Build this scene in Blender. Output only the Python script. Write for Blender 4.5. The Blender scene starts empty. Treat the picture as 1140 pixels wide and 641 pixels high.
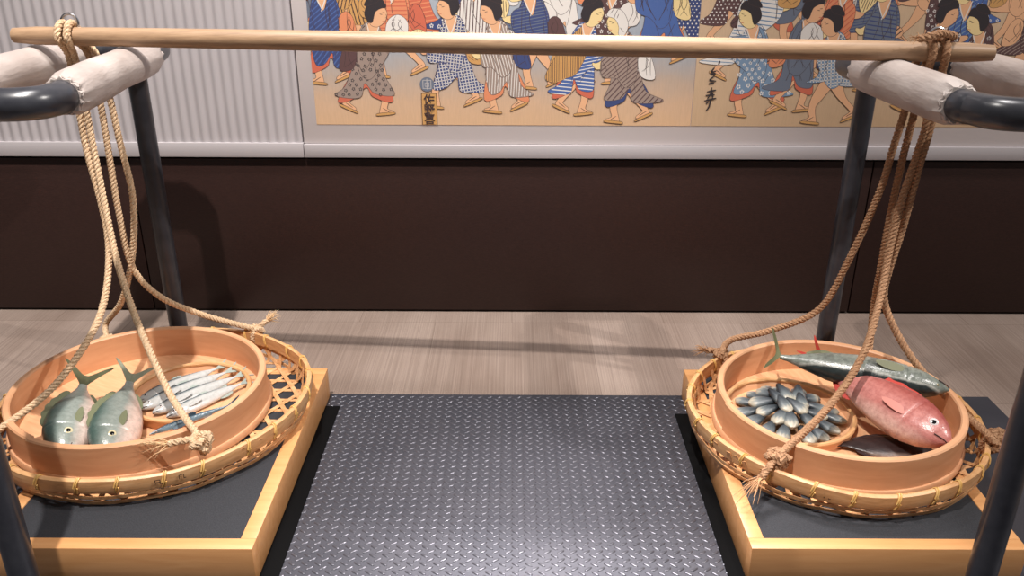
import bpy, bmesh, math, random
from mathutils import Vector, Matrix, noise as mnoise
from mathutils.geometry import tessellate_polygon
random.seed(7)
C = bpy.context.scene.collection
PI = math.pi

# ------------------------------------------------------------------ helpers
def V(*a): return Vector(a)
def lin(r, g, b, a=1.0):
    f = lambda c: (c/255/12.92) if c/255 <= .04045 else ((c/255+.055)/1.055)**2.4
    return (f(r), f(g), f(b), a)

class MB:
    """collects vertices / faces and links them as one mesh object"""
    def __init__(s): s.v = []; s.f = []; s.m = []; s.cur = 0
    def add(s, vs, fs):
        o = len(s.v); s.v += [tuple(p) for p in vs]
        for f in fs: s.f.append([i+o for i in f]); s.m.append(s.cur)
    def box(s, x0, x1, y0, y1, z0, z1, M=None):
        vs = [V(x, y, z) for x in (x0, x1) for y in (y0, y1) for z in (z0, z1)]
        if M: vs = [M @ p for p in vs]
        s.add(vs, [(0,1,3,2),(4,6,7,5),(0,4,5,1),(2,3,7,6),(0,2,6,4),(1,5,7,3)])
    def loft(s, rings, cap=True, closed=False):
        n = len(rings[0]); o = len(s.v)
        for r in rings: s.v += [tuple(p) for p in r]
        k = len(rings)
        for i in range(k if closed else k-1):
            a = o+i*n; b = o+((i+1) % k)*n
            for j in range(n):
                q = (j+1) % n
                s.f.append([a+j, a+q, b+q, b+j]); s.m.append(s.cur)
        if cap and not closed:
            s.f.append([o+j for j in range(n)][::-1]); s.m.append(s.cur)
            s.f.append([o+(k-1)*n+j for j in range(n)]); s.m.append(s.cur)
    def tube(s, path, r, n=10, cap=True, closed=False, flat=None):
        """sweep a circle (or a flat ellipse: flat=(ratio, up)) along path"""
        P = [Vector(p) for p in path]; K = len(P)
        R = r if isinstance(r, (list, tuple)) else [r]*K
        T = []
        for i in range(K):
            a = P[(i-1) % K] if closed else P[max(i-1, 0)]
            b = P[(i+1) % K] if closed else P[min(i+1, K-1)]
            d = b-a
            T.append(d.normalized() if d.length > 1e-9 else V(0, 0, 1))
        u = T[0].orthogonal().normalized(); rings = []
        for i in range(K):
            u = u - T[i]*u.dot(T[i])
            u = u.normalized() if u.length > 1e-6 else T[i].orthogonal().normalized()
            w = T[i].cross(u)
            rings.append([P[i]+u*R[i]*math.cos(2*PI*j/n)+w*R[i]*math.sin(2*PI*j/n) for j in range(n)])
        s.loft(rings, cap, closed)
    def ribbon(s, path, normals, w, t):
        """flat strip: width w across, thickness t along its normal"""
        P = [Vector(p) for p in path]; K = len(P); rings = []
        for i in range(K):
            d = (P[min(i+1, K-1)]-P[max(i-1, 0)]).normalized()
            n = Vector(normals[i]); n = (n-d*n.dot(d)).normalized()
            q = d.cross(n)
            rings.append([P[i]+q*w/2-n*t/2, P[i]+q*w/2+n*t/2, P[i]-q*w/2+n*t/2, P[i]-q*w/2-n*t/2])
        s.loft(rings)
    def ring(s, prof, cx=0, cy=0, n=72):
        """revolve a closed profile of (r, z) about the z axis"""
        s.loft([[V(cx+r*math.cos(2*PI*i/n), cy+r*math.sin(2*PI*i/n), z) for r, z in prof] for i in range(n)], False, True)
    def build(s, name, mats, parent=None, smooth=True, bevel=0, loc=None, recalc=True):
        me = bpy.data.meshes.new(name)
        me.from_pydata(s.v, [], s.f)
        for m in (mats if isinstance(mats, (list, tuple)) else [mats]): me.materials.append(m)
        me.polygons.foreach_set('material_index', s.m)
        bm = bmesh.new(); bm.from_mesh(me); 
        if recalc: bmesh.ops.recalc_face_normals(bm, faces=bm.faces)
        if bevel:
            es = [e for e in bm.edges if len(e.link_faces) == 2 and e.calc_face_angle(0) > .6]
            bmesh.ops.bevel(bm, geom=es, offset=bevel, segments=2, affect='EDGES', profile=.5)
        bm.to_mesh(me); bm.free()
        if smooth:
            me.shade_smooth()
            me.set_sharp_from_angle(angle=math.radians(38))
        me.update()
        o = bpy.data.objects.new(name, me); C.objects.link(o)
        if parent is not None: o.parent = parent
        if loc: o.location = loc
        return o

def cat(P, k=8, closed=False):
    """Catmull-Rom through the points"""
    P = [Vector(p) for p in P]; n = len(P); out = []
    rng = range(n) if closed else range(n-1)
    for i in rng:
        if closed: a, b, c, d = P[(i-1) % n], P[i], P[(i+1) % n], P[(i+2) % n]
        else:
            b, c = P[i], P[i+1]
            a = P[i-1] if i else b*2-c
            d = P[i+2] if i+2 < n else c*2-b
        for j in range(k):
            t = j/k
            out.append(.5*((2*b)+(c-a)*t+(2*a-5*b+4*c-d)*t*t+(3*b-a-3*c+d)*t**3))
    if not closed: out.append(P[-1])
    return out
def resample(P, step):
    L = [0]
    for a, b in zip(P, P[1:]): L.append(L[-1]+(b-a).length)
    n = max(4, int(L[-1]/step)); out = []; i = 0
    for k in range(n+1):
        t = L[-1]*k/n
        while i < len(P)-2 and L[i+1] < t: i += 1
        seg = max(L[i+1]-L[i], 1e-9)
        out.append(P[i].lerp(P[i+1], min(1, (t-L[i])/seg)))
    return out, L[-1]

def tag(o, label=None, category=None, group=None, kind=None):
    if label: o['label'] = label
    if category: o['category'] = category
    if group: o['group'] = group
    if kind: o['kind'] = kind
    return o
def thing(name, label, category, loc=(0, 0, 0), rz=0, group=None):
    o = bpy.data.objects.new(name, None); C.objects.link(o)
    o.empty_display_size = .05
    o.location = loc; o.rotation_euler = (0, 0, rz)
    return tag(o, label, category, group)
def dup(root):
    r = root.copy(); C.objects.link(r)
    for ch in list(root.children):
        c = ch.copy(); C.objects.link(c); c.parent = r
        for g in list(ch.children):
            d = g.copy(); C.objects.link(d); d.parent = c
    return r

# ------------------------------------------------------------------ camera
CH, FPX, PITCH, ROLL = 1.2, 940.0, math.radians(23.3), math.radians(.25)
cam = bpy.data.cameras.new('camera'); co = bpy.data.objects.new('camera', cam); C.objects.link(co)
cam.sensor_width = 36; cam.lens = FPX/1140*36; cam.clip_start = .02
co.matrix_world = Matrix.Translation((0, 0, CH)) @ Matrix.Rotation(PI/2-PITCH, 4, 'X') @ Matrix.Rotation(ROLL, 4, 'Z')
bpy.context.scene.camera = co
def _ray(u, v):
    dx, dy = u-570, v-320.5
    dx, dy = dx+ROLL*dy, dy-ROLL*dx
    r, p = dx/FPX, -dy/FPX
    c, s = math.cos(PITCH), math.sin(PITCH)
    return V(r, c+p*s, -s+p*c)
def on_y(u, v, y): d = _ray(u, v); return V(0, 0, CH)+d*(y/d.y)     # the point of the photo at a known depth
def on_z(u, v, z): d = _ray(u, v); return V(0, 0, CH)+d*((z-CH)/d.z)  # ... at a known height

# ------------------------------------------------------------------ materials
def mat(name, col, rough=.5, metal=0, spec=.5, sheen=0):
    m = bpy.data.materials.new(name); m.use_nodes = True
    b = m.node_tree.nodes['Principled BSDF']
    b.inputs['Base Color'].default_value = col
    b.inputs['Roughness'].default_value = rough
    b.inputs['Metallic'].default_value = metal
    b.inputs['Specular IOR Level'].default_value = spec
    m.diffuse_color = col
    return m
def nodes(m): return m.node_tree.nodes, m.node_tree.links, m.node_tree.nodes['Principled BSDF']
def coords(m, scale=(1, 1, 1), kind='Object', rot=(0, 0, 0)):
    N, L, b = nodes(m)
    tc = N.new('ShaderNodeTexCoord'); mp = N.new('ShaderNodeMapping')
    mp.inputs['Scale'].default_value = scale; mp.inputs['Rotation'].default_value = rot
    L.new(tc.outputs[kind], mp.inputs['Vector']); return mp.outputs['Vector']
def noise_tex(m, vec, scale, detail=4, rough=.55, dist=0):
    N, L, b = nodes(m); n = N.new('ShaderNodeTexNoise')
    n.inputs['Scale'].default_value = scale; n.inputs['Detail'].default_value = detail
    n.inputs['Roughness'].default_value = rough; n.inputs['Distortion'].default_value = dist
    L.new(vec, n.inputs['Vector']); return n.outputs['Fac']
def ramp(m, fac, stops):
    N, L, b = nodes(m); r = N.new('ShaderNodeValToRGB'); e = r.color_ramp.elements
    while len(e) < len(stops): e.new(.5)
    for k, (p, c) in enumerate(stops): e[k].position = p; e[k].color = c
    L.new(fac, r.inputs['Fac']); return r.outputs['Color']
def mixc(m, fac, a, b_, mode='MIX'):
    N, L, b = nodes(m); x = N.new('ShaderNodeMix'); x.data_type = 'RGBA'; x.blend_type = mode
    if isinstance(fac, (int, float)): x.inputs[0].default_value = fac
    else: L.new(fac, x.inputs[0])
    for q, i in ((a, 6), (b_, 7)):
        if isinstance(q, tuple): x.inputs[i].default_value = q
        else: L.new(q, x.inputs[i])
    return x.outputs[2]
def setcol(m, c): N, L, b = nodes(m); L.new(c, b.inputs['Base Color'])
def bump(m, h, strength=.3, dist=.002):
    N, L, b = nodes(m); n = N.new('ShaderNodeBump')
    n.inputs['Strength'].default_value = strength; n.inputs['Distance'].default_value = dist
    L.new(h, n.inputs['Height']); L.new(n.outputs['Normal'], b.inputs['Normal'])
def wood(name, c0, c1, c2, scale=(3, 3, 40), rough=.5, kind='Object'):
    m = mat(name, c1, rough)
    v = coords(m, scale, kind)
    f = noise_tex(m, v, 2.2, 6, .6, .4)
    setcol(m, ramp(m, f, [(.28, c0), (.5, c1), (.72, c2)]))
    bump(m, f, .12, .001)
    return m

M = {}
M['plinth'] = wood('plinth_wood', lin(204, 145, 92), lin(211, 154, 100), lin(218, 163, 110), (3, 30, 30), .42)
M['mat'] = mat('dark_felt', lin(38, 39, 44), .85)
f = noise_tex(M['mat'], coords(M['mat']), 420, 2); setcol(M['mat'], ramp(M['mat'], f, [(.3, lin(33, 34, 39)), (.7, lin(48, 49, 54))])); bump(M['mat'], f, .3, .001)
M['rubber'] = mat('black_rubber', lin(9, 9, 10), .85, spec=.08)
M['tub'] = wood('tub_cedar', lin(204, 148, 108), lin(215, 162, 122), lin(225, 176, 136), (2.5, 2.5, 16), .5)
M['tub_floor'] = wood('tub_floor_cedar', lin(210, 156, 114), lin(222, 170, 128), lin(230, 182, 140), (40, 4, 4), .5)
M['bamboo'] = wood('bamboo_strip', lin(176, 124, 80), lin(206, 156, 108), lin(224, 180, 134), (22, 22, 50), .45)
M['bamboo_rim'] = wood('bamboo_rim', lin(190, 138, 90), lin(214, 164, 114), lin(228, 184, 136), (9, 9, 60), .42)
M['binding'] = wood('split_cane', lin(206, 156, 84), lin(224, 180, 108), lin(234, 196, 130), (40, 40, 40), .4)
M['burn'] = mat('burnt_mark', lin(60, 38, 22), .7)
M['pole'] = wood('pole_oak', lin(146, 116, 90), lin(168, 136, 106), lin(180, 148, 118), (4, 90, 90), .45)
M['steel'] = mat('ring_steel', lin(170, 170, 175), .25, 1)
M['tube'] = mat('painted_tube', lin(50, 51, 57), .3, 0, .7)
f = noise_tex(M['tube'], coords(M['tube']), 30, 5); setcol(M['tube'], ramp(M['tube'], f, [(.35, lin(46, 47, 54)), (.7, lin(60, 61, 67))]))
M['vinyl'] = mat('padded_vinyl', lin(186, 174, 168), .42)
f = noise_tex(M['vinyl'], coords(M['vinyl'], (6, 1.5, 6)), 5, 4); bump(M['vinyl'], f, .5, .01)
f2 = noise_tex(M['vinyl'], coords(M['vinyl']), 9, 3); setcol(M['vinyl'], ramp(M['vinyl'], f2, [(.3, lin(176, 163, 157)), (.7, lin(198, 187, 181))]))
def rope_mat(name, a, b_, c):
    m = mat(name, b_, .85, spec=.2)
    v = coords(m); f = noise_tex(m, v, 260, 4, .7)
    g = noise_tex(m, v, 12, 2)
    setcol(m, mixc(m, g, ramp(m, f, [(.3, a), (.55, b_), (.8, c)]), b_, 'MULTIPLY') if False else ramp(m, f, [(.3, a), (.55, b_), (.8, c)]))
    bump(m, f, .6, .002); return m
M['rope'] = rope_mat('pale_hemp', lin(182, 148, 114), lin(216, 186, 152), lin(238, 220, 194))
M['rope_brown'] = rope_mat('brown_hemp', lin(140, 102, 76), lin(178, 138, 106), lin(206, 172, 138))
M['fibre'] = mat('hemp_fibre', lin(222, 186, 142), .8)
M['fibre_brown'] = mat('hemp_fibre_brown', lin(192, 146, 106), .8)

# ------------------------------------------------------------------ the room
WALL = 2.58
# carpet: ribbed beige tiles
mc = mat('ribbed_carpet', lin(168, 152, 140), .95, spec=.1)
N, L, b = nodes(mc)
v1 = coords(mc, (1, .006, 1)); n1 = noise_tex(mc, v1, 260, 2, .6)
v2 = coords(mc, (1, .3, 1)); n2 = noise_tex(mc, v2, 5, 3)
v3 = coords(mc); n3 = noise_tex(mc, v3, 500, 2, .7)
base = ramp(mc, n1, [(.3, lin(147, 131, 122)), (.5, lin(158, 142, 132)), (.7, lin(169, 153, 143))])
band = mixc(mc, 1.0, ramp(mc, n2, [(.36, lin(230, 226, 224)), (.64, (1, 1, 1, 1))]), ramp(mc, n3, [(.3, lin(225, 222, 220)), (.7, (1, 1, 1, 1))]), 'MULTIPLY')
c = mixc(mc, 1.0, base, band, 'MULTIPLY')
br = N.new('ShaderNodeTexBrick'); br.offset = .5
for k, q in (('Scale', 1.0), ('Mortar Size', .0012), ('Brick Width', .5), ('Row Height', .5), ('Bias', 0.)): br.inputs[k].default_value = q
br.inputs['Color1'].default_value = (1, 1, 1, 1); br.inputs['Color2'].default_value = (.9, .89, .88, 1); br.inputs['Mortar'].default_value = (.7, .68, .66, 1)
L.new(coords(mc, rot=(0, 0, 0)), br.inputs['Vector'])
setcol(mc, mixc(mc, 1.0, c, br.outputs['Color'], 'MULTIPLY'))
ad = N.new('ShaderNodeMath'); ad.operation = 'ADD'; L.new(n1, ad.inputs[0]); L.new(n3, ad.inputs[1]); bump(mc, ad.outputs[0], .6, .003)
m_ = MB(); m_.box(-3.2, 3.2, -1.2, WALL+.12, -.08, 0)
tag(m_.build('floor', mc, smooth=False), kind='structure')

# wall core, dark wainscot boards, pale fluted cladding
mw = mat('wall_core', lin(16, 12, 12), .8)
m_ = MB(); m_.box(-3.2, 3.2, WALL+.02, WALL+.14, 0, 2.5)
tag(m_.build('wall_back', mw, smooth=False), kind='structure')
md = mat('dark_brown_laminate', lin(46, 29, 26), .42, spec=.35)
f = noise_tex(md, coords(md, (3, 3, 14)), 26, 5, .7); setcol(md, ramp(md, f, [(.3, lin(40, 25, 22)), (.7, lin(54, 35, 31))])); bump(md, f, .15, .001)
for k, (x0, x1) in enumerate(((-3.2, -1.203), (-1.199, 1.128), (1.132, 3.2))):
    m_ = MB(); m_.box(x0, x1, WALL, WALL+.02, .008, .524)
    tag(m_.build('trim_%d' % (k+1), md, bevel=.0015), kind='structure')
mp = mat('pale_grey_panel', lin(176, 170, 172), .5)
f = noise_tex(mp, coords(mp), 700, 2); bump(mp, f, .08, .001)
# base rail under the cladding, with its joint at the corner of the picture board
for k, (x0, x1) in enumerate(((-3.2, -.6465), (-.6445, 3.2))):
    m_ = MB(); m_.box(x0, x1, WALL-.016, WALL+.02, .533, .578-.004*k)
    tag(m_.build('trim_%d' % (k+4), mp, bevel=.0012), kind='structure')
# fluted sheet
m_ = MB(); x = -3.1; rings = []
pts = []
while x < -.6475:
    ph = (x+.645)/.0292
    pts.append((x, WALL-.0045-.0022*(1-math.cos(2*PI*ph)))); x += .00292
pts.append((-.6475, WALL))
m_.loft([[V(px, py, .5785), V(px, py, 2.45), V(px, WALL+.02, 2.45), V(px, WALL+.02, .5785)] for px, py in pts])
tag(m_.build('trim_6', mp), kind='structure')

# ------------------------------------------------------------------ picture board and its two print sheets
mb_ = mat('white_mount_board', lin(214, 205, 204), .55)
f = noise_tex(mb_, coords(mb_), 300, 2); bump(mb_, f, .05, .001)
BY = WALL-.006
m_ = MB(); m_.box(-.6445, 3.1, BY, WALL+.02, .575, 2.2)
tag(m_.build('mounting_board', mb_, bevel=.0008), 'white board along the wall on which the two figure prints are mounted', 'mounting board')

PC = {}                                        # inks
def ink(n, r, g, b_): PC[n] = mat('ink_'+n, lin(r, g, b_), .6); return PC[n]
for n, c_ in dict(line=(66, 50, 50), navy=(60, 72, 118), blue=(74, 100, 158), slate=(104, 112, 128), teal=(118, 142, 168),
                  white=(222, 216, 210), red=(200, 104, 80), orange=(216, 136, 98), brown=(92, 66, 66), taupe=(152, 134, 124),
                  tan=(198, 150, 92), skin=(224, 172, 132), pale=(232, 206, 150), black=(48, 42, 46), grey=(176, 172, 172)).items(): ink(n, *c_)
INKS = list(PC.keys())
def paper(name, stops):
    m = mat(name, stops[0][1], .6); N, L, b = nodes(m)
    tc = N.new('ShaderNodeTexCoord'); sp = N.new('ShaderNodeSeparateXYZ'); L.new(tc.outputs['Generated'], sp.inputs[0])
    nz = noise_tex(m, coords(m, (1, 1, 1)), 14, 4)
    ma = N.new('ShaderNodeMath'); ma.operation = 'MULTIPLY_ADD'; L.new(nz, ma.inputs[0]); ma.inputs[1].default_value = .08; L.new(sp.outputs['Z'], ma.inputs[2])
    g = ramp(m, ma.outputs[0], stops)
    gr = noise_tex(m, coords(m, (1, 1, .08)), 420, 2)
    setcol(m, mixc(m, .35, g, ramp(m, gr, [(.3, (.78, .77, .76, 1)), (.7, (1, 1, 1, 1))]), 'MULTIPLY'))
    return m
pap1 = paper('print_paper_blue', [(.02, lin(212, 174, 136)), (.12, lin(206, 172, 142)), (.2, lin(186, 166, 150)), (.3, lin(160, 166, 174)), (.6, lin(176, 184, 196)), (1, lin(150, 170, 196))])
pap2 = paper('print_paper_tan', [(.02, lin(196, 164, 130)), (.3, lin(204, 176, 146)), (.7, lin(214, 184, 150)), (1, lin(222, 196, 164))])

class Art:
    """inked shapes laid one over the other on a flat sheet"""
    def __init__(s, x0, x1, z0, z1, y):
        s.m = MB(); s.y = y; s.k = 0; s.hold = False; s.lim = (x0, x1, z0, z1)
        s.m.cur = 0; s.base = y; nx, nz = 24, 16; yb = WALL-.0055
        g = [V(x0+(x1-x0)*i/nx, y, z0+(z1-z0)*j/nz) for j in range(nz+1) for i in range(nx+1)]
        s.m.add(g, [(j*(nx+1)+i, j*(nx+1)+i+1, (j+1)*(nx+1)+i+1, (j+1)*(nx+1)+i) for j in range(nz) for i in range(nx)])
        for a, b_ in (((x0, z0), (x1, z0)), ((x1, z0), (x1, z1)), ((x1, z1), (x0, z1)), ((x0, z1), (x0, z0))):
            s.m.add([V(a[0], y, a[1]), V(b_[0], y, b_[1]), V(b_[0], yb, b_[1]), V(a[0], yb, a[1])], [(3, 2, 1, 0)])
    def clip(s, P):
        x0, x1, z0, z1 = s.lim
        def half(P, ins, cut):
            out = []
            for i, a in enumerate(P):
                b_ = P[(i+1) % len(P)]
                if ins(a): out.append(a)
                if ins(a) != ins(b_): out.append(cut(a, b_))
            return out
        for ax, lim, sg in ((0, x0, 1), (0, x1, -1), (1, z0, 1), (1, z1, -1)):
            if not P: return P
            def ins(a): return (a[ax]-lim)*sg >= 0
            def cut(a, b_):
                t = (lim-a[ax])/(b_[ax]-a[ax]); return (a[0]+(b_[0]-a[0])*t, a[1]+(b_[1]-a[1])*t)
            P = half(P, ins, cut)
        return P
    def raw(s, P, ink_):
        P = s.clip(P)
        if len(P) < 3: return
        if sum(P[i-1][0]*P[i][1]-P[i][0]*P[i-1][1] for i in range(len(P))) < 0: P = P[::-1]
        if not s.hold: s.k += 1
        y = s.base-.00012-s.k*.0000016
        s.m.cur = 1+INKS.index(ink_)
        tri = []
        for a, b_, c in (tessellate_polygon([[V(x, z, 0) for x, z in P]]) if len(P) > 4 else [(0, k, k+1) for k in range(1, len(P)-1)]):
            ar = (P[b_][0]-P[a][0])*(P[c][1]-P[a][1])-(P[c][0]-P[a][0])*(P[b_][1]-P[a][1])
            if abs(ar) > 1e-11: tri.append((a, b_, c) if ar > 0 else (a, c, b_))
        s.m.add([V(x, y, z) for x, z in P], tri)
    def shape(s, pts, ink_, line=.0011, smooth=5):
        P = [(q.x, q.y) for q in cat([V(x, z, 0) for x, z in pts], smooth, True)] if smooth else list(pts)
        n = len(P)
        if line:
            ar = sum(P[i][0]*P[(i+1) % n][1]-P[(i+1) % n][0]*P[i][1] for i in range(n)); sg = 1 if ar > 0 else -1
            O = []
            for i in range(n):
                a, b_ = P[i-1], P[(i+1) % n]; dx, dz = b_[0]-a[0], b_[1]-a[1]; l = math.hypot(dx, dz) or 1
                O.append((P[i][0]+sg*dz/l*line, P[i][1]-sg*dx/l*line))
            s.raw(O, 'line')
        s.raw(P, ink_); return P
    def stroke(s, pts, w=.0012, ink_='line', smooth=5):
        P = [(q.x, q.y) for q in cat([V(x, z, 0) for x, z in pts], smooth)] if smooth else pts
        A = []; B = []
        n = len(P)
        for i in range(n):
            a, b_ = P[max(i-1, 0)], P[min(i+1, n-1)]; dx, dz = b_[0]-a[0], b_[1]-a[1]; l = math.hypot(dx, dz) or 1
            ww = w*(.45+.55*math.sin(PI*(i+.6)/(n+.2)))
            A.append((P[i][0]-dz/l*ww, P[i][1]+dx/l*ww)); B.append((P[i][0]+dz/l*ww, P[i][1]-dx/l*ww))
        if not s.hold: s.k += 1
        h0 = s.hold; s.hold = True
        for i in range(n-1): s.raw([A[i], A[i+1], B[i+1], B[i]], ink_)
        s.hold = h0
def inside(p, P):
    x, z = p; r = False; j = len(P)-1
    for i in range(len(P)):
        if (P[i][1] > z) != (P[j][1] > z) and x < (P[j][0]-P[i][0])*(z-P[i][1])/(P[j][1]-P[i][1])+P[i][0]: r = not r
        j = i
    return r
def pattern(A, P, kind, ink_, sc=.011):
    if not P: return
    A.k += 1; A.hold = True; _pattern(A, P, kind, ink_, sc); A.hold = False
def _pattern(A, P, kind, ink_, sc):
    xs = [p[0] for p in P]; zs = [p[1] for p in P]; x0, x1, z0, z1 = min(xs), max(xs), min(zs), max(zs)
    R = random.uniform
    if kind == 'dots':
        r = 0; z = z0
        while z < z1:
            x = x0+(r % 2)*sc/2
            while x < x1:
                if inside((x, z), P): A.raw([(x+sc*.2*math.cos(k*PI/3), z+sc*.2*math.sin(k*PI/3)) for k in range(6)], ink_)
                x += sc
            z += sc*.8; r += 1
    elif kind == 'flower':
        r = 0; z = z0+sc
        while z < z1:
            x = x0+(r % 2)*sc*1.2
            while x < x1:
                jx, jz, rt = x+R(-.3, .3)*sc, z+R(-.3, .3)*sc, R(0, 2)
                if inside((jx, jz), P):
                    for k in range(5):
                        cx_, cz_ = jx+sc*.36*math.cos(k*2*PI/5+rt), jz+sc*.36*math.sin(k*2*PI/5+rt)
                        A.raw([(cx_+sc*.2*math.cos(q*PI/2), cz_+sc*.26*math.sin(q*PI/2)) for q in range(4)], ink_)
                x += sc*2.2
            z += sc*1.5; r += 1
    elif kind in ('hstripe', 'vstripe', 'check', 'slant'):
        an = {'hstripe': R(-.25, .25), 'vstripe': PI/2+R(-.3, .3), 'slant': R(.6, .9), 'check': R(-.2, .2)}[kind]
        for a in ([an] if kind != 'check' else [an, an+PI/2]):
            ca, sa = math.cos(a), math.sin(a); mx, mz = (x0+x1)/2, (z0+z1)/2; ext = math.hypot(x1-x0, z1-z0)/2
            o = -ext
            while o < ext:
                t = -ext; run = None
                while t <= ext+.004:
                    p = (mx+t*ca-o*sa, mz+t*sa+o*ca)
                    if inside(p, P) and t < ext:
                        if run is None: run = t
                    elif run is not None:
                        w_ = sc*.14
                        A.raw([(mx+run*ca-(o-w_)*sa, mz+run*sa+(o-w_)*ca), (mx+(t-.002)*ca-(o-w_)*sa, mz+(t-.002)*sa+(o-w_)*ca), (mx+(t-.002)*ca-(o+w_)*sa, mz+(t-.002)*sa+(o+w_)*ca), (mx+run*ca-(o+w_)*sa, mz+run*sa+(o+w_)*ca)], ink_); run = None
                    t += .003
                o += sc
    elif kind == 'folds':
        for q in range(5):
            t = (q+.5)/5; c_ = R(-.03, .03); A_ = [(x0+(x1-x0)*(t+.12*(t-.5)*k/5)+c_*math.sin(k*.7), z1-(z1-z0)*(k/6+.02)) for k in range(7)]
            run = []
            for p in A_+[(9, 9)]:
                if inside(p, P): run.append(p)
                else:
                    if len(run) > 1: A.stroke(run, .0008)
                    run = []
def walker(A, x, z, d, main, pat, patink, second, hem, bare=False, h=.32, lean=.1, acc=None):
    """a plain strolling figure in a loose robe: d = +1 faces right"""
    R = random.uniform
    def q(a, b_): return (x+d*(a+lean*b_)*h, z+b_*h)
    st = R(.11, .2)
    hb = R(.34, .4) if bare else R(.15, .24)
    for fx, zz, up in ((-st, .05, .03), (st, 0, -.01)):                        # legs and sandals
        kx = fx*.55+.04
        A.shape([q(fx-.03, zz+.03+up), q(fx-.02+.1*(kx-fx), .15), q(kx-.055, .25), q(-.05, .44), q(.08, .44), q(kx+.05, .27), q(fx+.045, .13), q(fx+.04, zz+.05), q(fx+.1, zz+.02-up*.5), q(fx+.09, zz+.0-up*.5), q(fx-.02, zz+.005+up)], 'skin')
        A.shape([q(fx-.045, zz+.01+up), q(fx+.105, zz+.004-up), q(fx+.11, zz-.014-up), q(fx-.045, zz-.01+up)], 'tan', .0013, smooth=3)
        A.stroke([q(fx-.005, zz+.055), q(fx+.03, zz+.035), q(fx+.07, zz+.01)], .001)
    if hem and not bare:                                                       # lining showing where the robe opens
        A.shape([q(-.1, .45), q(.1, .45), q(st+.09, hb-.05), q(st*.4, hb-.01), q(0, hb+.08), q(-st*.6, hb-.03), q(-st-.08, hb-.05)], hem)
    P = A.shape([q(-.07, .85), q(-.14, .7), q(-.14, .5), q(-st-.02, hb+.09), q(-st-R(.1, .2), hb+.0), q(-st*.3, hb-.02), q(-.02, hb+.12), q(st*.5, hb+.02), q(st+R(.02, .1), hb+.01), q(.17, max(.36, hb+.06)), q(.14, .5), q(.13, .68), q(.05, .84)], main)
    pattern(A, P, pat, patink, R(.008, .013)); pattern(A, P, 'folds', 'line')
    P = A.shape([q(-.15, .5), q(-.14, .6), q(.13, .62), q(.14, .51)], second); pattern(A, P, 'slant', 'line', .012)
    if R(0, 1) < .7: P = A.shape([q(-.27, .42), q(-.26, .6), q(-.2, .66), q(-.13, .6), q(-.14, .44)], second); pattern(A, P, 'folds', 'line')
    # arm: hand, forearm and a wide hanging sleeve
    ex, ez = R(.16, .28), R(.5, .74)
    A.shape([q(.05, .6), q(ex, ez-.03), q(ex+.055, ez-.005), q(ex+.06, ez+.03), q(ex, ez+.035), q(.05, .7)], 'skin' if R(0, 1) < .6 else 'pale')
    P = A.shape([q(-.09, .8), q(-.12, .6), q(-.08, .4), q(.02, .33), q(.1, .42), q(ex-.02, ez-.1), q(ex-.03, ez+.06), q(.07, .76), q(.0, .83)], main)
    pattern(A, P, pat, patink, R(.008, .013)); pattern(A, P, 'folds', 'line')
    if acc == 'bundle': P = A.shape([q(ex-.06, ez+.02), q(ex-.07, ez+.16), q(ex+.02, ez+.22), q(ex+.12, ez+.15), q(ex+.11, ez+.01)], R(0, 1) < .5 and 'white' or 'tan'); pattern(A, P, 'folds', 'line')
    if acc == 'fan': A.shape([q(ex+.05, ez+.02), q(ex-.02, ez+.15), q(ex+.06, ez+.2), q(ex+.15, ez+.14)], 'pale'); pattern(A, [q(ex+.05, ez+.02), q(ex-.02, ez+.15), q(ex+.06, ez+.2), q(ex+.15, ez+.14)], 'vstripe', 'line', .007)
    if acc == 'cape': P = A.shape([q(-.02, .84), q(-.2, .62), q(-.3, .36), q(-.2, .3), q(-.1, .34), q(.0, .4), q(.06, .66)], 'tan'); pattern(A, P, 'vstripe', 'line', .006)
    A.shape([q(-.05, .83), q(.0, .68), q(.03, .7), q(.07, .82), q(.03, .87)], 'skin')                        # open collar
    A.stroke([q(-.055, .85), q(-.01, .74), q(.03, .66)], .0016, 'white'); A.stroke([q(.07, .85), q(.05, .76), q(.02, .68)], .0016, 'white')
    hx_ = .03
    fc = 'pale' if R(0, 1) < .5 else 'skin'
    A.shape([q(hx_-.045, .84), q(hx_-.07, .92), q(hx_-.04, 1.0), q(hx_+.03, 1.02), q(hx_+.085, .97), q(hx_+.1, .92), q(hx_+.08, .86), q(hx_+.02, .82)], fc)
    if acc == 'scarf': P = A.shape([q(hx_-.05, .82), q(hx_-.1, .92), q(hx_-.06, 1.04), q(hx_+.04, 1.06), q(hx_+.09, 1.0), q(hx_+.02, .97), q(hx_-.01, .9), q(hx_, .83)], 'white'); pattern(A, P, 'folds', 'line')
    elif acc == 'hat': A.shape([q(hx_-.17, .93), q(hx_-.02, 1.08), q(hx_+.05, 1.08), q(hx_+.19, .95), q(hx_+.03, .955)], 'tan'); pattern(A, [q(hx_-.17, .93), q(hx_, 1.08), q(hx_+.19, .95)], 'vstripe', 'line', .008)
    else:
        A.shape([q(hx_-.055, .86), q(hx_-.11, .93), q(hx_-.08, 1.03), q(hx_+.03, 1.065), q(hx_+.08, 1.0), q(hx_+.03, .985), q(hx_-.015, .95), q(hx_-.03, .87)], 'black')
        A.shape([q(hx_-.12, 1.01), q(hx_-.08, 1.09), q(hx_-.0, 1.09), q(hx_-.01, 1.04)], 'black')
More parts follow.
